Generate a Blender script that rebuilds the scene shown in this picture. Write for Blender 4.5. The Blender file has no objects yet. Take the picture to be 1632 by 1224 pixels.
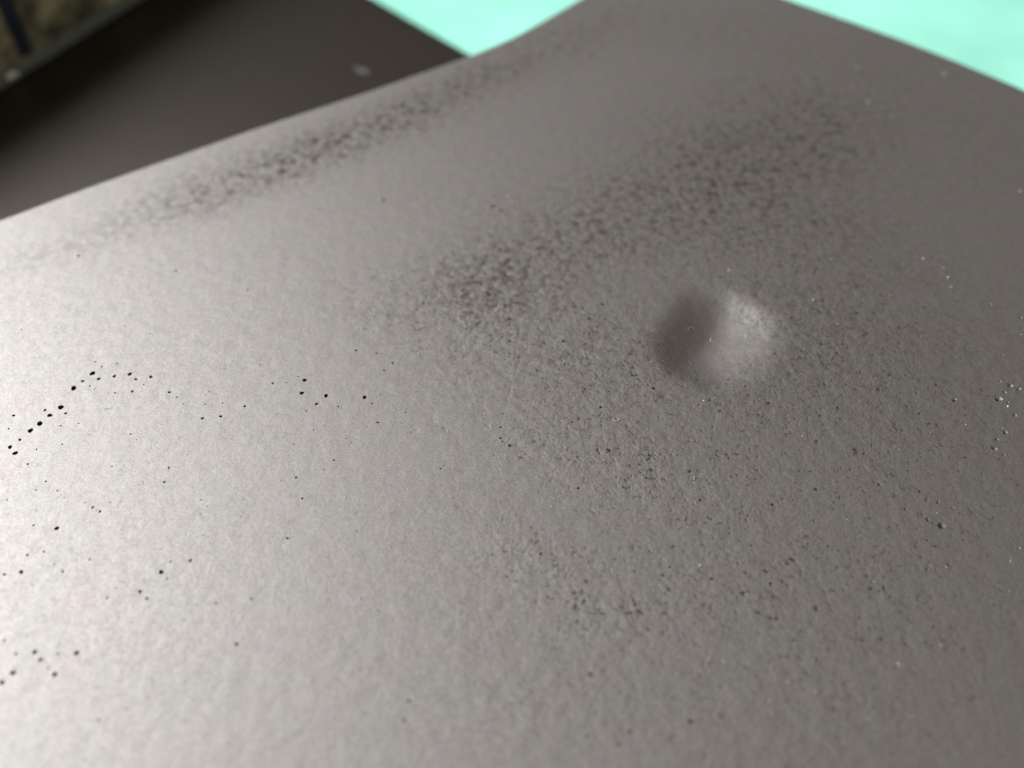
import bpy, bmesh, math, random
import numpy as np
from mathutils import Vector
from mathutils.geometry import delaunay_2d_cdt

random.seed(7)
S = bpy.context.scene
COL = S.collection

# ------------------------------------------------------------------ camera
PITCH = math.radians(50.0)
DIST = 0.16                       # metres from the lens to the middle of the sheet
CAM = Vector((0.0, -DIST*math.cos(PITCH), DIST*math.sin(PITCH)))
FPX = 816/math.tan(math.radians(31.0))
cam_d = bpy.data.cameras.new("camera")
cam_d.sensor_width = 36.0
cam_d.lens = 36.0*FPX/1632
cam_d.clip_start = 0.005
cam_d.clip_end = 50
cam_d.dof.use_dof = True
cam_d.dof.focus_distance = 0.153
cam_d.dof.aperture_fstop = 7.5
cam = bpy.data.objects.new("camera", cam_d)
cam.location = CAM
cam.rotation_euler = (math.pi/2-PITCH, 0, 0)
COL.objects.link(cam)
S.camera = cam

# ------------------------------------------------------------------ light: a dim room, one window to the left and an added fill
w = bpy.data.worlds.new("World"); S.world = w; w.use_nodes = True
bg = w.node_tree.nodes["Background"]
bg.inputs[0].default_value = (1.0, 0.82, 0.66, 1); bg.inputs[1].default_value = 0.062

def area(name, loc, target, sx, sy, power, col):
    d = bpy.data.lights.new(name, 'AREA'); d.shape = 'RECTANGLE'; d.size = sx; d.size_y = sy
    d.energy = power; d.color = col
    o = bpy.data.objects.new(name, d); o.location = loc
    o.rotation_euler = (Vector(target)-Vector(loc)).to_track_quat('-Z', 'Y').to_euler()
    COL.objects.link(o); return o
area("window_light", (-1.1, 0.30, 0.62), (-0.02, 0.0, 0.0), 1.5, 1.5, 70, (0.89, 0.975, 1.0))
area("fill_light", (0.75, -0.95, 0.75), (-0.05, 0.15, 0.0), 0.7, 0.7, 4.5, (1.0, 0.90, 0.78))  # added fill from behind the lens to brighten the tin's front, no lamp known there

S.view_settings.view_transform = 'Standard'
S.view_settings.look = 'None'
S.view_settings.exposure = 0.0
S.view_settings.gamma = 1.0

# ------------------------------------------------------------------ helpers
def at(px, py, z=0.0):
    """where the line of sight through a point of the photograph meets the level z"""
    x = (px-816)/FPX; y = (612-py)/FPX
    d = Vector((x, math.cos(PITCH)+y*math.sin(PITCH), -math.sin(PITCH)+y*math.cos(PITCH)))
    t = (z-CAM.z)/d.z
    return CAM+d*t

def link(name, me, mats=(), parent=None):
    o = bpy.data.objects.new(name, me); COL.objects.link(o)
    for m in mats: me.materials.append(m)
    if parent: o.parent = parent
    return o

def tag(o, label=None, cat=None, kind=None, group=None):
    for k, v in (('label', label), ('category', cat), ('kind', kind), ('group', group)):
        if v: o[k] = v
    return o

def mat(name):
    m = bpy.data.materials.new(name); m.use_nodes = True
    nt = m.node_tree
    return m, nt, nt.nodes["Principled BSDF"]

class N:
    """short hand for building node trees"""
    def __init__(s, nt): s.nt = nt
    def new(s, t, **k):
        n = s.nt.nodes.new(t)
        for a, b in k.items(): setattr(n, a, b)
        return n
    def put(s, sock, v):
        if isinstance(v, bpy.types.NodeSocket): s.nt.links.new(v, sock)
        else: sock.default_value = v
    def math(s, op, a, b=0.0, clamp=False):
        n = s.new('ShaderNodeMath', operation=op, use_clamp=clamp)
        s.put(n.inputs[0], a); s.put(n.inputs[1], b); return n.outputs[0]
    def noise(s, vec, scale, detail=2, rough=.5, dist=0.0):
        n = s.new('ShaderNodeTexNoise')
        s.put(n.inputs['Vector'], vec); n.inputs['Scale'].default_value = scale
        n.inputs['Detail'].default_value = detail; n.inputs['Roughness'].default_value = rough
        n.inputs['Distortion'].default_value = dist
        return n
    def ramp(s, v, a, b, c=0.0, d=1.0):
        n = s.new('ShaderNodeMapRange', interpolation_type='SMOOTHSTEP')
        s.put(n.inputs[0], v); n.inputs[1].default_value = a; n.inputs[2].default_value = b
        n.inputs[3].default_value = c; n.inputs[4].default_value = d; return n.outputs[0]
    def mix(s, f, a, b, mode='MIX'):
        n = s.new('ShaderNodeMix', data_type='RGBA', blend_type=mode)
        s.put(n.inputs[0], f); s.put(n.inputs[6], a); s.put(n.inputs[7], b); return n.outputs[2]
    def attr(s, name):
        return s.new('ShaderNodeAttribute', attribute_name=name).outputs['Fac']
    def obj(s):
        return s.new('ShaderNodeTexCoord').outputs['Object']
    def bump(s, h, strength, dist, prev=None):
        n = s.new('ShaderNodeBump'); s.put(n.inputs['Height'], h)
        n.inputs['Strength'].default_value = strength; n.inputs['Distance'].default_value = dist
        if prev: s.put(n.inputs['Normal'], prev)
        return n.outputs[0]

# ------------------------------------------------------------------ materials
def paint_material():
    m, nt, p = mat("satin_taupe_paint"); k = N(nt)
    co = k.obj()
    wc, wf = k.attr('wear_tone_coarse'), k.attr('wear_fine')
    # blotches of dry coat; low spots between beads mirror the dark, put into the colour
    n1 = k.noise(co, 520, 3.0, .55, .1).outputs['Fac']
    vo_ = k.new('ShaderNodeTexVoronoi'); k.put(vo_.inputs['Vector'], co); vo_.inputs['Scale'].default_value = 540
    wob = k.noise(co, 900, 2, .5)
    vv_ = k.new('ShaderNodeVectorMath', operation='MULTIPLY_ADD')
    k.put(vv_.inputs[0], wob.outputs['Color']); vv_.inputs[1].default_value = (.0011,)*3; k.put(vv_.inputs[2], co)
    k.put(vo_.inputs['Vector'], vv_.outputs[0])
    bead = vo_.outputs['Distance']
    n1b = k.noise(co, 120, 2, .5).outputs['Fac']
    a = k.math('ADD', k.math('SUBTRACT', .5, n1), k.math('MULTIPLY', k.math('SUBTRACT', n1b, .5), .22))
    a = k.math('ADD', k.math('MULTIPLY', a, .8), k.math('MULTIPLY', k.math('SUBTRACT', bead, .42), .30))
    a = k.math('ADD', a, k.math('MULTIPLY', wc, .05))
    coarse = k.math('MULTIPLY', k.ramp(a, -.12, .26), wc)
    core = k.math('MULTIPLY', k.ramp(a, .11, .26), k.ramp(wc, .1, .9))
    coarse = k.math('ADD', k.math('MULTIPLY', coarse, .57), k.math('ADD', k.math('MULTIPLY', core, .22), k.math('MULTIPLY', wc, .20)))
    # fine dark speckle
    n2 = k.noise(co, 1150, 3.0, .6, .4).outputs['Fac']
    n2b = k.noise(co, 230, 2, .5).outputs['Fac']
    b = k.math('ADD', k.math('SUBTRACT', .5, n2), k.math('MULTIPLY', k.math('SUBTRACT', n2b, .5), .28))
    fine = k.math('ADD', k.math('MULTIPLY', k.ramp(b, -.10, .20), .36), k.math('MULTIPLY', k.ramp(b, .10, .22), .78))
    fine = k.math('MULTIPLY', fine, wf)
    worn_tone = k.math('ADD', coarse, fine, True)
    # colour: warm taupe with faint shifts towards green and mauve, and a metallic grain
    hue = k.noise(co, 130, 3, .6).outputs['Fac']
    c = k.mix(k.ramp(hue, .32, .68), (.292, .262, .238, 1), (.306, .257, .246, 1))
    grain = k.noise(co, 3400, 1, .5).outputs['Fac']
    c = k.mix(1.0, c, k.mix(k.ramp(grain, .2, .8), (.84, .84, .84, 1), (1.16, 1.16, 1.16, 1)), 'MULTIPLY')
    c = k.mix(worn_tone, c, (.066, .050, .038, 1))
    k.put(p.inputs['Base Color'], c)
    p.inputs["Metallic"].default_value = 0.85
    k.put(p.inputs['Roughness'], k.math('ADD', .57, k.math('MULTIPLY', worn_tone, .22)))
    k.put(p.inputs['Specular IOR Level'], k.math('SUBTRACT', 1.0, k.math('MULTIPLY', worn_tone, .75)))
    # orange peel
    peel = k.noise(co, 330, 2, .5, .2).outputs['Fac']
    peel2 = k.noise(co, 1500, 2, .55).outputs['Fac']
    h = k.math('ADD', peel, k.math('MULTIPLY', peel2, .30))
    h = k.math('SUBTRACT', h, k.math('MULTIPLY', bead, k.ramp(wc, 0, 1, .05, .45)))
    h = k.math('SUBTRACT', h, k.math('MULTIPLY', worn_tone, .4))
    h = k.math('MULTIPLY', h, k.math('ADD', .48, k.math('MULTIPLY', k.math('ADD', wc, wf), 1.15)))
    k.put(p.inputs['Normal'], k.bump(h, .8, .00013))
    return m

def simple(name, col, rough, spec=.5, var=.15, scale=200, bump=0.0, bd=.0001):
    m, nt, p = mat(name); k = N(nt); co = k.obj()
    n = k.noise(co, scale, 4, .6).outputs['Fac']
    lo = tuple(c*(1-var) for c in col)+(1,); hi = tuple(min(1, c*(1+var)) for c in col)+(1,)
    k.put(p.inputs['Base Color'], k.mix(k.ramp(n, .3, .7), lo, hi))
    p.inputs['Roughness'].default_value = rough; p.inputs['Specular IOR Level'].default_value = spec
    if bump: k.put(p.inputs['Normal'], k.bump(n, bump, bd))
    return m

M_PAINT = paint_material()
M_PIT = simple("bare_pit_floor", (.026, .018, .008), .7, .2, .6, 2500)
M_PITWALL = simple("pit_wall_paint", (.26, .25, .225), .45, .8, .1, 3000)
p_ = M_PITWALL.node_tree.nodes["Principled BSDF"]; p_.inputs['Metallic'].default_value = .85
M_NIB = simple("pale_grit", (.50, .49, .46), .4, .5, .1, 3000)
M_TABLE = simple("mint_laminate", (.40, .89, .70), .45, .4, .13, 12, .1, .0003)
M_UNDER = simple("dark_satin_paint", (.062, .047, .038), .48, .6, .12, 900, .15, .0001)
p_ = M_UNDER.node_tree.nodes["Principled BSDF"]; p_.inputs["Metallic"].default_value = .75
M_SCUFF = simple("pale_scuff", (.10, .10, .095), .7, .3, .3, 900)

def tin_material():
    m, nt, p = mat("grimy_olive_paint"); k = N(nt); co = k.obj()
    n = k.noise(co, 75, 5, .65).outputs['Fac']
    n2 = k.noise(co, 260, 4, .6).outputs['Fac']
    c = k.mix(k.ramp(n, .35, .7), (.06, .055, .035, 1), (.40, .37, .23, 1))
    c = k.mix(k.ramp(n2, .45, .75, 0, .6), c, (.09, .10, .07, 1))
    k.put(p.inputs['Base Color'], c); p.inputs['Roughness'].default_value = .7
    k.put(p.inputs['Normal'], k.bump(n2, .3, .0005))
    return m
M_TIN = tin_material()
M_BLUE = simple("navy_stripe_paint", (.016, .019, .036), .55, .4, .35, 300)
M_RIM = simple("dull_zinc_rim", (.12, .14, .12), .55, .5, .25, 300)
M_WHITE = simple("white_paint_drip", (.75, .76, .70), .5, .5, .1, 600)

# ------------------------------------------------------------------ the setting: the mint table
TZ = -0.030
def sheet_box(name, x0, x1, y0, y1, z0, z1, m, bev=.004):
    bm = bmesh.new()
    bmesh.ops.create_cube(bm, size=1)
    for v in bm.verts:
        v.co = Vector((x0 if v.co.x < 0 else x1, y0 if v.co.y < 0 else y1, z0 if v.co.z < 0 else z1))
    bmesh.ops.bevel(bm, geom=bm.edges[:], offset=bev, segments=3, affect='EDGES', profile=.5)
    me = bpy.data.meshes.new(name); bm.to_mesh(me); bm.free()
    return link(name, me, [m])
t = sheet_box("tabletop", -.7, .7, -.35, .75, TZ-.025, TZ, M_TABLE)
tag(t, "pale mint green tabletop under the painted panels", kind='structure')

# ------------------------------------------------------------------ the taupe panel
# outline on the level z = 0, from points along its edges in the photograph and run on outside the frame
edge_px = [(-420, 500), (-200, 424), (0, 354), (125, 306), (250, 262), (408, 207), (520, 171), (600, 145), (670, 120), (725, 101),
           (765, 85), (816, 64), (845, 48), (872, 32), (900, 16), (930, -2), (965, -26), (1000, -58), (1030, -95),
           (1140, -44), (1190, -22), (1255, 1), (1305, 19), (1360, 38.5), (1420, 60), (1480, 83), (1555, 113), (1632, 145.5),
           (1760, 203), (1960, 300), (2200, 425)]
near_px = [(2050, 1000), (1900, 1420), (816, 1500), (-100, 1420), (-330, 1000)]
raw = [at(*p).xy for p in edge_px+near_px]

def resample(poly, step):
    out = []
    for i, a in enumerate(poly):
        b = poly[(i+1) % len(poly)]
        n = max(1, int((b-a).length/step))
        for j in range(n): out.append(a.lerp(b, j/n))
    return out
def smooth(poly, it):
    for _ in range(it):
        poly = [(poly[i-1]+poly[i]*2+poly[(i+1) % len(poly)])/4 for i in range(len(poly))]
    return poly
outline = smooth(resample(raw, .003), 4)
area2 = sum(outline[i-1].x*outline[i].y-outline[i].x*outline[i-1].y for i in range(len(outline)))
if area2 < 0: outline.reverse()           # counter-clockwise
NO = len(outline)
onorm = []
for i in range(NO):
    d = outline[(i+1) % NO]-outline[i-1]; onorm.append(Vector((d.y, -d.x)).normalized())

# the dent
DC = at(1134, 534).xy
d1 = (at(1160, 470).xy-at(1072, 600).xy).normalized()      # its long direction
d2 = Vector((d1.y, -d1.x))
DA, DB1, DB2, DD = .0136, .0094, .0116, .0042          # half length, half width on the steep and on the easy side, depth
def height(x, y):
    u = (x-DC.x)*d1.x+(y-DC.y)*d1.y; v = (x-DC.x)*d2.x+(y-DC.y)*d2.y
    ang = np.arctan2(v/.0082, u/DA)
    db = np.where(v < 0, DB1, DB2)
    r2 = ((u/DA)**2*(.22+.78*np.clip((u/DA)**2, 0, 1.5))+(v/db)**2)
    r2 = r2*(1+np.clip(r2, 0, 1)*(.05*np.sin(2*ang+.7)+.05*np.sin(3*ang+2.1)+.03*np.sin(7*ang)))
    q = (1.0-np.sqrt(r2+.075))/.10                       # conical bowl, rounded at the bottom and at the rim
    z = -DD*.10*np.logaddexp(0.0, np.clip(q, -60, 60))
    z = z + .00025*np.sin(x*31+1.0)*np.sin(y*27+.4)
    return z
def normal(x, y, e=.0001):
    gx = (height(x+e, y)-height(x-e, y))/(2*e); gy = (height(x, y+e)-height(x, y-e))/(2*e)
    n = np.stack([-gx, -gy, np.ones_like(gx)], -1)
    return n/np.linalg.norm(n, axis=-1, keepdims=True)

# pinholes: (x, y, r) in quarter pixels from the corner given
PITS = {
 (0, 550): [(588,178,16),(628,213,11),(526,227,10),(468,272,17),(387,395,17),(285,413,9),(317,447,14),(418,434,9),(253,499,17),(193,544,16),(126,603,9),(64,650,13),(97,689,15),(86,448,9),(55,533,6),(386,514,6),(501,499,5),(178,759,7),(397,631,6),(607,103,6),(647,134,6),(745,115,5),(728,196,11),(826,182,13),(864,216,9),(960,200,11),(916,250,5),(842,294,9),(733,303,6),(571,259,6),(604,277,4),(1079,299,9),(1124,330,6),(1332,296,5),(1310,376,5),(1170,373,4),(1420,368,5),(1560,389,8),(1290,466,9),(1406,453,9),(833,567,6),(570,570,4),(870,603,4),(1000,618,4),(1077,782,7),(1048,874,8),(714,773,5),(292,869,7),(230,925,6),(367,929,6),(45,990,6),(410,976,4),(540,1005,4),(704,1004,5),(592,1036,8),(639,1062,8),(229,1056,4),(216,1150,7),(364,1170,14),(1284,986,5),(1320,1028,5),(1276,1075,4),(1557,984,4),(1534,1091,4),(1045,88,4)],
 (0, 850): [(280,120,7),(176,141,8),(31,264,9),(138,249,13),(348,197,5),(402,245,8),(574,167,7),(209,331,5),(1301,12,5),(1339,64,4),(1025,102,5),(1090,182,6),(1214,175,10),(1029,249,14),(1068,290,6),(895,373,11),(938,417,9),(741,348,5),(686,412,7),(1259,457,5),(1377,446,7),(1603,419,7),(1509,706,11),(31,686,8),(107,772,9),(226,760,14),(262,810,13),(373,774,7),(491,765,15),(312,863,6),(352,902,15),(86,893,15),(18,954,15),(630,1195,8),(806,1115,5),(288,530,4),(1174,390,4)],
 (408, 550): [(638,34,8),(769,53,6),(869,114,7),(815,160,6),(310,223,13),(292,305,13),(447,322,13),(692,333,13),(385,375,10),(107,243,7),(195,239,5),(268,199,5),(27,124,5),(741,372,6),(792,316,4),(525,392,6),(545,400,4),(320,418,5),(776,493,7),(953,429,5),(928,497,4),(132,440,4),(369,540,5),(244,631,5),(575,595,4),(609,623,4),(495,734,6),(433,792,4),(255,843,7),(161,862,4),(296,978,7),(1175,787,6),(1195,529,5),(986,554,4),(1560,523,6),(1558,593,7),(1572,614,5),(1619,640,9),(642,1185,5),(1573,438,5)],
 (408, 850): [(201,31,8),(672,417,6),(785,492,4),(975,1066,8),(943,1192,8)],
 (600, 300): [(748,62,7),(746,120,11),(792,146,9),(840,424,6),(788,397,10),(1153,285,8),(1531,85,8),(237,530,5),(472,737,6),(802,951,5),(943,972,5),(1192,978,9),(1199,1127,7),(1440,745,8),(850,978,7),(43,76,9),(486,406,5),(294,424,4),(704,750,4)],
 (816, 600): [(286,66,4),(238,98,4),(101,255,4),(564,198,8),(183,1128,8),(1386,999,6),(1504,886,6),(1549,921,5),(1527,1077,6),(1438,1190,6),(1453,1048,5),(1006,1212,7),(1200,787,8),(422,711,8)],
 (816, 900): [(784,251,9),(1273,87,10),(1224,251,8),(976,184,5),(503,696,10),(1139,997,12),(683,1141,9),(753,1062,9),(589,672,6),(679,285,4),(231,203,6)],
 (1224, 550): [(1189,349,12),(950,302,8),(1478,227,8),(1541,254,14),(1597,277,12),(1508,299,10),(1468,340,17),(1530,364,7),(1571,446,11),(1511,555,13),(1460,601,9),(1440,658,14),(1501,697,8),(708,887,9),(307,916,10),(30,1014,10),(876,1048,8),(1082,1001,8),(1175,1039,8),(1018,1112,11),(1104,1150,18),(961,1085,6),(627,1001,5),(1495,60,6),(767,1075,4),(704,382,4),(193,787,4)],
 (1224, 850): [(19,318,9),(310,480,10),(585,537,7),(212,621,7),(740,345,10),(668,308,8),(1013,231,9),(1152,201,10),(210,796,8),(165,679,6),(278,113,5),(410,97,5),(53,402,6),(1595,93,7),(571,980,5),(130,780,7),(312,800,8)],
 (1224, 250): [(433,1067,8),(1612,1021,8),(1608,1129,7),(1195,897,7),(770,878,6),(1417,938,8),(1138,765,8)],
 (950, 400): [(28,998,9),(1528,467,8),(365,877,9),(38,347,9)],
 (0, 250): [(497,627,9),(1580,845,7),(135,1097,5),(955,1122,5),(795,1075,5),(1118,720,7)],
}
pits = []
for (ox, oy), L in PITS.items():
    for (x, y, r) in L:
        px, py = ox+x/4, oy+y/4
        p = at(px, py)
        e = (at(px+1, py)-p).length
        rr = r/4*e*(1.08 if px < 1180 else 1.38)
        if all((p.xy-q[0]).length > rr+q[1]+.00006 for q in pits): pits.append((p.xy, rr, px))
def rim(c, r, n, ph):
    """uneven round rim"""
    rs = random.Random(int(c.x*1e6)*31+int(c.y*1e6))
    k1, k2 = rs.uniform(0, 6.3), rs.uniform(0, 6.3)
    st = rs.uniform(.05, .16)
    return [Vector((c.x+math.cos(a)*r*(1+st*math.cos(2*a-k1)+.06*math.cos(3*a-k2)),
                    c.y+math.sin(a)*r*(1+st*math.cos(2*a-k1)+.06*math.cos(3*a-k2))))
            for a in [2*math.pi*i/n+ph for i in range(n)]]
rims = [rim(c, r, 14 if r > .00018 else 9, 0) for (c, r, px) in pits]

# flat triangulation with the holes left open, then lifted to the height of the skin
pts = [Vector(p) for p in outline]
cons = [(i, (i+1) % NO) for i in range(NO)]
for R in rims:
    b = len(pts); pts += R
    cons += [(b+i, b+(i+1) % len(R)) for i in range(len(R))]
def inside(px, py):
    c = np.zeros(px.shape, bool)
    for i in range(NO):
        a, b = outline[i-1], outline[i]
        m = (a.y > py) != (b.y > py)
        with np.errstate(divide='ignore', invalid='ignore'):
            c ^= m & (px < (b.x-a.x)*(py-a.y)/(b.y-a.y)+a.x)
    return c
xs = [p.x for p in outline]; ys = [p.y for p in outline]
def grid(x0, x1, y0, y1, s):
    gx, gy = np.meshgrid(np.arange(x0, x1, s), np.arange(y0, y1, s))
    gx = gx+np.where((np.arange(gx.shape[0]) % 2)[:, None], s/2, 0)
    return gx.ravel(), gy.ravel()
gx, gy = grid(min(xs), max(xs), min(ys), max(ys), .0022)
hx, hy = grid(DC.x-.022, DC.x+.022, DC.y-.022, DC.y+.022, .0007)
keep = np.hypot(gx-DC.x, gy-DC.y) > .020
gx, gy = gx[keep], gy[keep]
keep = np.hypot(hx-DC.x, hy-DC.y) <= .020
gx = np.concatenate([gx, hx[keep]]); gy = np.concatenate([gy, hy[keep]])
ok = inside(gx, gy)
for i in range(NO):
    ok &= np.hypot(gx-outline[i].x, gy-outline[i].y) > .0011
for (c, r, px) in pits:
    ok &= np.hypot(gx-c.x, gy-c.y) > r*1.5
pts += [Vector((a, b)) for a, b in zip(gx[ok], gy[ok])]
vo, eo, fo, *_ = delaunay_2d_cdt(pts, cons, [], 1, 1e-7)
V2 = np.array([(v.x, v.y) for v in vo])
F = np.array(fo)
cen = V2[F].mean(1)
good = np.ones(len(F), bool)
for (c, r, px), R in zip(pits, rims):
    near = np.where(np.hypot(cen[:, 0]-c.x, cen[:, 1]-c.y) < r*1.3)[0]
    for f in near:
        x, y = cen[f]; ins = False
        for i in range(len(R)):
            a, b = R[i-1], R[i]
            if (a.y > y) != (b.y > y) and x < (b.x-a.x)*(y-a.y)/(b.y-a.y)+a.x: ins = not ins
        if ins: good[f] = False
F = F[good]
A = V2[F]
cw = ((A[:, 1, 0]-A[:, 0, 0])*(A[:, 2, 1]-A[:, 0, 1])-(A[:, 2, 0]-A[:, 0, 0])*(A[:, 1, 1]-A[:, 0, 1])) < 0
F[cw] = F[cw][:, ::-1]
V3 = np.column_stack([V2, height(V2[:, 0], V2[:, 1])])
me = bpy.data.meshes.new("sheet")
me.from_pydata(V3.tolist(), [], F.tolist()); me.update()
me.shade_smooth()
me.normals_split_custom_set_from_vertices(normal(V2[:, 0], V2[:, 1]).tolist())

# where the paint is dry and mottled: soft-edged zones along the outer edge and across the middle
def stroke(px_pts, widths, weights):
    P = [at(*p).xy for p in px_pts]
    out = np.zeros(len(V2))
    for i in range(len(P)-1):
        a, b = P[i], P[i+1]; d = b-a; L2 = d.length_squared
        tt = np.clip(((V2[:, 0]-a.x)*d.x+(V2[:, 1]-a.y)*d.y)/L2, 0, 1)
        dist = np.hypot(V2[:, 0]-a.x-tt*d.x, V2[:, 1]-a.y-tt*d.y)
        wd = widths[i]+(widths[i+1]-widths[i])*tt; wt = weights[i]+(weights[i+1]-weights[i])*tt
        out = np.maximum(out, wt*np.exp(-(dist/wd)**2))
    return out
coarse = np.maximum.reduce([
    stroke([(-40, 440), (120, 385), (220, 345), (340, 300), (500, 240), (640, 185), (780, 120), (900, 65), (1010, 20)], [.007, .008, .0095, .0105, .0105, .0105, .012, .014, .014], [.16, .28, .42, .70, .98, .95, .80, .70, .50]),
    stroke([(640, 500), (780, 455), (920, 385), (1060, 320), (1170, 270), (1290, 200), (1400, 150)], [.013, .017, .021, .025, .030, .030, .024], [.35, .80, .75, .80, .92, .85, .22]),
    stroke([(1150, 350), (1300, 340), (1400, 420)], [.020, .024, .020], [.6, .62, .45]),
    stroke([(560, 470), (760, 540), (1000, 560), (1300, 520), (1500, 560)], [.016, .022, .028, .034, .030], [.20, .34, .42, .48, .38]),
    stroke([(960, 20), (1200, 60), (1400, 140), (1560, 230)], [.020, .026, .030, .030], [.45, .45, .48, .30]),  # broad darker, browner tone across the top right
    .10*np.ones(len(V2)),
])
fine = np.maximum.reduce([
    stroke([(880, 700), (1000, 740), (1080, 760), (1250, 800)], [.012, .014, .015, .020], [.75, 1, 1, .75]),
    stroke([(830, 880), (950, 950), (1150, 930), (1350, 940)], [.009, .011, .015, .019], [.75, .9, .9, .95]),
    stroke([(1250, 420), (1350, 560), (1450, 800), (1450, 1000)], [.026, .030, .030, .024], [.75, .85, .8, .75]),
    stroke([(620, 480), (800, 500), (950, 560), (1200, 640)], [.013, .018, .020, .020], [.45, .75, .8, .85]),
    stroke([(850, 1100), (1100, 1130), (1350, 1130)], [.010, .014, .018], [.5, .6, .65]),
    stroke([(900, 640), (1100, 900), (1400, 900)], [.030, .042, .046], [.40, .55, .55]),
    .14*np.ones(len(V2)),
])
_u = (V2[:, 0]-DC.x)*d1.x+(V2[:, 1]-DC.y)*d1.y; _v = (V2[:, 0]-DC.x)*d2.x+(V2[:, 1]-DC.y)*d2.y
calm = 1-.50*np.exp(-((_u/.0125)**2+(_v/.0105)**2)**2)          # the paint stretched smooth in the dent
coarse = coarse*calm; fine = fine*calm
for nm, val in (("wear_tone_coarse", coarse), ("wear_fine", fine)):
    at_ = me.attributes.new(nm, 'FLOAT', 'POINT'); at_.data.foreach_set('value', val.astype(np.float32))

panel = bpy.data.objects.new("painted_panel", None); COL.objects.link(panel)
panel.empty_display_size = .05
panel.location = (0, 0, TZ)
tag(panel, "large satin taupe painted metal panel with a round dent and scattered pinholes", "panel")
def part(name, me, mats):
    o = link(name, me, mats, panel); o.location = (0, 0, -TZ); return o
part("sheet", me, [M_PAINT])

# turned-down edge: a rounded fold and a flange that stands on the table
RAD = .0022
prof = [(RAD*math.sin(a), -RAD*(1-math.cos(a))) for a in [math.pi/2*i/6 for i in range(7)]]
pn = [(math.sin(a), math.cos(a)) for a in [math.pi/2*i/6 for i in range(7)]]
prof += [(RAD, -.015), (RAD, TZ+.0002), (RAD-.0015, TZ+.0002), (RAD-.0015, -.004)]
verts, faces = [], []
for (ox, oz) in prof:
    for i in range(NO):
        p = outline[i]+onorm[i]*ox
        z0 = float(height(np.array(outline[i].x), np.array(outline[i].y)))
        verts.append((p.x, p.y, (z0+oz) if oz > -.01 else oz))
K = len(prof)
for k in range(K-1):
    for i in range(NO):
        j = (i+1) % NO
        faces.append((k*NO+i, (k+1)*NO+i, (k+1)*NO+j, k*NO+j))
fm = bpy.data.meshes.new("folded_edge"); fm.from_pydata(verts, [], faces); fm.update(); fm.shade_smooth()
fm.set_sharp_from_angle(angle=math.radians(50))
part("folded_edge", fm, [M_PAINT])

# pinholes as real little craters under the holes in the sheet
def cup(R, c, r, deep, bright):
    n = len(R); rings = []
    for f, dz in (((1.0, 0.0), (.86, -.22), (.62, -.70), (.34, -1.0)) if bright else ((1.0, 0.0), (.86, -.28), (.66, -.75), (.36, -1.0))):
        rings.append([(c.x+(p.x-c.x)*f, c.y+(p.y-c.y)*f, float(height(np.array(p.x), np.array(p.y)))+dz*deep) for p in R])
    V = [v for g in rings for v in g]+[(c.x, c.y, float(height(np.array(c.x), np.array(c.y)))-deep*1.03)]
    Fc, mi = [], []
    for k in range(3):
        for i in range(n):
            j = (i+1) % n
            Fc.append((k*n+i, k*n+j, (k+1)*n+j, (k+1)*n+i)); mi.append(1 if (bright and k < 2) else 0)
    for i in range(n):
        Fc.append((3*n+i, 3*n+(i+1) % n, 4*n)); mi.append(0)
    return V, Fc, mi
sv, sf, sm = [], [], []
for (c, r, px), R in zip(pits, rims):
    V, Fc, mi = cup(R, c, r, r*1.5, px > 1180)
    if r > .00017:
        pm = bpy.data.meshes.new("pinhole"); pm.from_pydata(V, [], Fc)
        pm.polygons.foreach_set('material_index', mi); pm.update(); pm.shade_smooth()
        part("pinhole", pm, [M_PIT, M_PITWALL])
    else:
        b = len(sv); sv += V; sf += [tuple(q+b for q in f) for f in Fc]; sm += mi
pm = bpy.data.meshes.new("fine_pinholes"); pm.from_pydata(sv, [], sf)
pm.polygons.foreach_set('material_index', sm); pm.update(); pm.shade_smooth()
tag(part("fine_pinholes", pm, [M_PIT, M_PITWALL]), "specks of pinholes too small to pick apart", kind='stuff')

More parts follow.
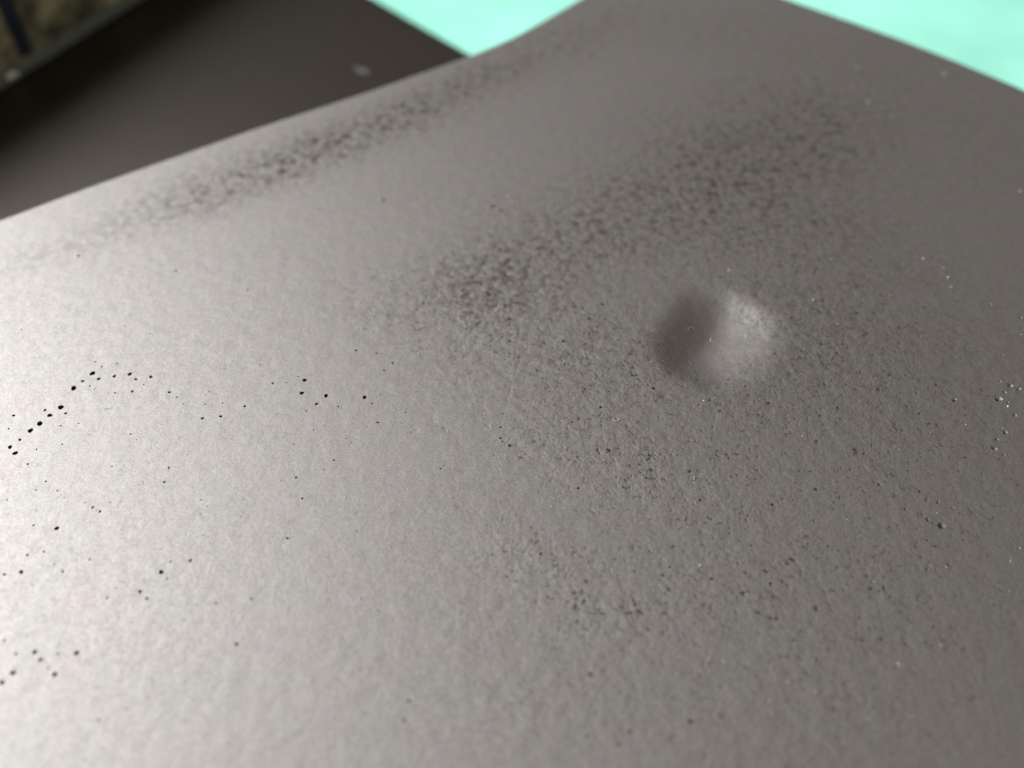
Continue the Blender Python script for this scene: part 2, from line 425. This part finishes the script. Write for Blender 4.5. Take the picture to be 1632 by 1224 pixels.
# pale grit caught in the paint
NIBS = {
 (1224, 550): [(836,666,6),(930,234,4),(1036,556,5),(1078,1071,6),(1530,390,11),(505,1110,5),(218,580,4),(1263,508,6),(1142,757,4),(1495,347,10),(1500,530,4),(1595,533,5)],
 (1224, 850): [(131,948,9),(12,1066,9),(301,1005,8),(1546,178,8),(1538,365,5),(1098,716,6),(916,1165,8),(636,1178,7),(660,200,5),(1135,215,7),(674,310,6),(1606,95,7),(218,796,6)],
 (1224, 250): [(990,645,10),(1150,766,11),(1170,826,8),(1077,640,6),(289,913,6),(1612,213,8),(408,650,5),(980,1140,5),(1120,705,8)],
 (1224, 0): [(567,428,10),(640,650,14),(1126,475,10),(790,745,6),(540,545,6)],
 (950, 400): [(846,125,8),(353,710,6),(686,957,7),(430,694,4),(616,664,5),(320,228,5),(1384,312,6),(1103,806,5),(897,1004,4),(158,176,4),(1500,50,5),(1313,1178,5)],
 (816, 600): [(1222,157,8),(476,319,6),(343,455,5),(314,653,6),(831,647,6),(567,763,6),(249,825,6),(1124,786,6),(528,685,4),(1001,468,4),(1200,1200,8),(1120,958,4),(757,93,5)],
 (816, 900): [(1257,600,9),(1350,612,7)],
 (408, 550): [(1222,548,6),(968,920,7),(568,967,8),(1317,937,6),(413,815,7),(1034,50,6),(1172,1108,6),(1404,484,4),(836,790,4),(927,801,4),(1555,790,5)],
 (408, 850): [(510,1018,10),(748,255,6),(235,289,6),(555,482,6),(760,379,6),(840,752,7),(185,829,6),(287,1078,8),(783,165,5)],
 (0, 850): [(1128,299,9),(1177,12,7),(1187,240,6),(360,399,6),(1092,745,7),(1510,880,5)],
 (0, 550): [(1172,418,5),(1350,953,5),(1177,1213,6),(1382,522,4),(745,1028,5),(885,330,7),(230,663,12),(1520,880,4)],
 (0, 250): [(1340,135,14),(205,355,8),(824,990,5),(1432,1170,6)],
 (600, 300): [(840,57,11),(268,1051,5),(415,888,4),(281,885,4),(822,871,5),(1383,553,5),(22,72,13),(1050,718,6),(1557,578,4)],
}
CURLS = [(1143, 526, 7, 1), (1105, 517, 6, 0), (1185, 528, 7, 0), (982, 668, 5, 0), (1101, 761, 6, 1), (666, 626, 6, 1), (769, 663, 5, 1), (717, 791, 4, 0), (1437, 1057, 6, 1), (170, 654, 6, 0), (982, 669, 4, 1)]
bm = bmesh.new()
for (ox, oy), L in NIBS.items():
    for (x, y, r) in L:
        px, py = ox+x/4, oy+y/4
        p = at(px, py); e = (at(px+1, py)-p).length
        rr = r/4*e*.66
        g = bmesh.ops.create_icosphere(bm, subdivisions=1, radius=rr)['verts']
        z = float(height(np.array(p.x), np.array(p.y)))
        s = (random.uniform(.7, 1.25), random.uniform(.7, 1.25), random.uniform(.5, .8))
        for v in g:
            v.co = Vector((p.x+v.co.x*s[0], p.y+v.co.y*s[1], z+rr*.25+v.co.z*s[2]))
for (px, py, r, sgn) in CURLS:
    a0 = random.uniform(0, 6.28); c = at(px, py); e = (at(px+1, py)-c).length
    prev = None
    for i in range(8):
        a = a0+i/7*2.2; q = Vector((c.x+math.cos(a)*r*e, c.y+math.sin(a)*r*e*.8, 0))
        z = float(height(np.array(q.x), np.array(q.y)))+.00008
        th = .00005
        dr = Vector((math.cos(a), math.sin(a), 0))
        cur = [bm.verts.new(Vector((q.x, q.y, z))+dr*th), bm.verts.new((q.x, q.y, z+th)), bm.verts.new(Vector((q.x, q.y, z))-dr*th)]
        if prev:
            for k in range(3):
                bm.faces.new((prev[k], prev[(k+1) % 3], cur[(k+1) % 3], cur[k]))
        prev = cur
bmesh.ops.recalc_face_normals(bm, faces=bm.faces[:])
nm = bpy.data.meshes.new("grit"); bm.to_mesh(nm); bm.free(); nm.shade_smooth()
tag(part("grit", nm, [M_NIB]), "pale grit and fibres caught in the paint", kind='stuff')

# ------------------------------------------------------------------ the dark panel lying lower, behind
UZ = TZ+.004
def slab(name, poly, z0, z1, m, bev, parent=None, segs=3):
    bm = bmesh.new()
    vs = [bm.verts.new((p[0], p[1], z0)) for p in poly]
    f = bm.faces.new(vs)
    if f.normal.z > 0: f.normal_flip()
    r = bmesh.ops.extrude_face_region(bm, geom=[f])
    for v in r['geom']:
        if isinstance(v, bmesh.types.BMVert): v.co.z = z1
    bmesh.ops.recalc_face_normals(bm, faces=bm.faces[:])
    es = [e for e in bm.edges if all(abs(v.co.z-z1) < 1e-6 for v in e.verts)]
    bmesh.ops.bevel(bm, geom=es, offset=bev, segments=segs, affect='EDGES', profile=.5)
    me = bpy.data.meshes.new(name); bm.to_mesh(me); bm.free()
    for p in me.polygons: p.use_smooth = False
    return link(name, me, [m], parent)
def off(px, py, d):                                    # a point of the taupe panel's edge, moved out by d
    p = at(px, py).xy
    i = min(range(NO), key=lambda q: (outline[q]-p).length)
    return outline[i]+onorm[i]*d
corner = at(752, 87, UZ).xy; far = at(598, -2, UZ).xy
dirn = (corner-far).normalized()
q = off(740, 98, .006)
# where the line of its right-hand edge meets a line 6 mm clear of the taupe panel
base_l = off(100, 318, .006); dl = (q-base_l).normalized()
den = dirn.x*dl.y-dirn.y*dl.x
tt = ((base_l.x-far.x)*dl.y-(base_l.y-far.y)*dl.x)/den
pc = far+dirn*tt
pe = far-dirn*.16
poly = [base_l-dl*.16, pc, pe, pe-dl*.36]
dp = bpy.data.objects.new("dark_panel", None); COL.objects.link(dp)
dp.location = (pc.x, pc.y, TZ)
tag(dp, "dark brown satin panel lying lower on the mint table behind the taupe one", "panel")
u = slab("sheet", [(p.x-pc.x, p.y-pc.y) for p in poly], 0.0002, UZ-TZ, M_UNDER, .0012, dp)
sc0 = at(585, 117, UZ); sc1 = at(566, 108, UZ)
bm = bmesh.new()
ax = (sc0.xy-sc1.xy).normalized(); ay = Vector((-ax.y, ax.x)); L = (sc0.xy-sc1.xy).length
cc = (sc0.xy+sc1.xy)/2
vv = []
for i in range(14):
    a = 2*math.pi*i/14; r_ = random.uniform(.75, 1.1)
    pnt = cc+ax*math.cos(a)*L*.62*r_+ay*math.sin(a)*L*.28*r_*(1.3 if math.cos(a) > 0 else .6)
    vv.append(bm.verts.new((pnt.x-pc.x, pnt.y-pc.y, UZ-TZ+.00012)))
top = bm.verts.new((cc.x-pc.x, cc.y-pc.y, UZ-TZ+.0004))
for i in range(14): bm.faces.new((vv[i], vv[(i+1) % 14], top))
ms = bpy.data.meshes.new("scuff"); bm.to_mesh(ms); bm.free(); ms.shade_smooth()
link("scuff", ms, [M_SCUFF], dp)

# ------------------------------------------------------------------ the grimy tin standing on the dark panel, top left
b0 = at(-60, 186, UZ).xy; b1 = at(232, 0, UZ).xy
td = (b1-b0).normalized(); tn = Vector((-td.y, td.x))           # tn points away from the lens
tin = bpy.data.objects.new("grimy_tin", None); COL.objects.link(tin)
TH = .050
LEN, DEP = .23, .060
org = b0-td*.04
tin.location = (org.x, org.y, UZ)
tin.rotation_euler = (0, 0, math.atan2(td.y, td.x))
tag(tin, "grimy olive tin box standing on the dark panel", "tin")
def lbox(name, x0, x1, y0, y1, z0, z1, m, bev):
    bm = bmesh.new(); bmesh.ops.create_cube(bm, size=1)
    for v in bm.verts:
        v.co = Vector((x0 if v.co.x < 0 else x1, y0 if v.co.y < 0 else y1, z0 if v.co.z < 0 else z1))
    bmesh.ops.bevel(bm, geom=bm.edges[:], offset=bev, segments=3, affect='EDGES', profile=.5)
    me = bpy.data.meshes.new(name); bm.to_mesh(me); bm.free(); me.shade_smooth()
    me.set_sharp_from_angle(angle=math.radians(40))
    return link(name, me, [m], tin)
lbox("body", 0, LEN, .0012, DEP, .0002, TH, M_TIN, .003)
lbox("base_rim", -.0008, LEN+.0008, 0, DEP+.0008, .0001, .0045, M_RIM, .0010)
# stripe down the front, at the place where the photograph shows it, and a splash of white paint near the foot
def local(px, py, z):                                           # a sight line cut with the tin's front face
    d = at(px, py, 0)-CAM
    n3 = Vector((tn.x, tn.y, 0)); o3 = Vector((org.x, org.y, 0))+n3*.0012
    tt = (o3-CAM).dot(n3)/d.dot(n3); p = CAM+d*tt
    return (p.xy-org).dot(td), p.z-UZ
sa = local(10, 5, 0); sb = local(46, 98, 0)
sw = .0030
bm = bmesh.new()
def strip(bm, p0, p1, wd, y, th):
    n = 8; prev = None
    for i in range(n+1):
        f = i/n; x = p0[0]+(p1[0]-p0[0])*f; z = p0[1]+(p1[1]-p0[1])*f
        a = wd*(1+random.uniform(-.15, .15)); b = wd*(1+random.uniform(-.15, .15))
        cur = [bm.verts.new((x-a, y+th, z)), bm.verts.new((x-a*.9, y, z)), bm.verts.new((x+b*.9, y, z)), bm.verts.new((x+b, y+th, z))]
        if prev:
            for k in range(3): bm.faces.new((prev[k], prev[k+1], cur[k+1], cur[k]))
        prev = cur
dx = (sa[0]-sb[0])/(sa[1]-sb[1])
strip(bm, (sb[0]+dx*(.0052-sb[1]), .0052), (sb[0]+dx*(TH-.0035-sb[1]), TH-.0035), sw, .0008, .0008)
bmesh.ops.recalc_face_normals(bm, faces=bm.faces[:])
ms = bpy.data.meshes.new("stripe"); bm.to_mesh(ms); bm.free()
link("stripe", ms, [M_BLUE], tin)
bm = bmesh.new()
for (px, py, r, sx) in ((13, 119, .0011, 1.6), (21, 116, .0008, 1.2)):
    x, z = local(px, py, 0)
    g = bmesh.ops.create_icosphere(bm, subdivisions=2, radius=r)['verts']
    for v in g: v.co = Vector((x+v.co.x*sx, -.0002+v.co.y*.4, z+v.co.z))
ms = bpy.data.meshes.new("paint_splash"); bm.to_mesh(ms); bm.free(); ms.shade_smooth()
tag(link("paint_splash", ms, [M_WHITE], tin), "white splash of paint")
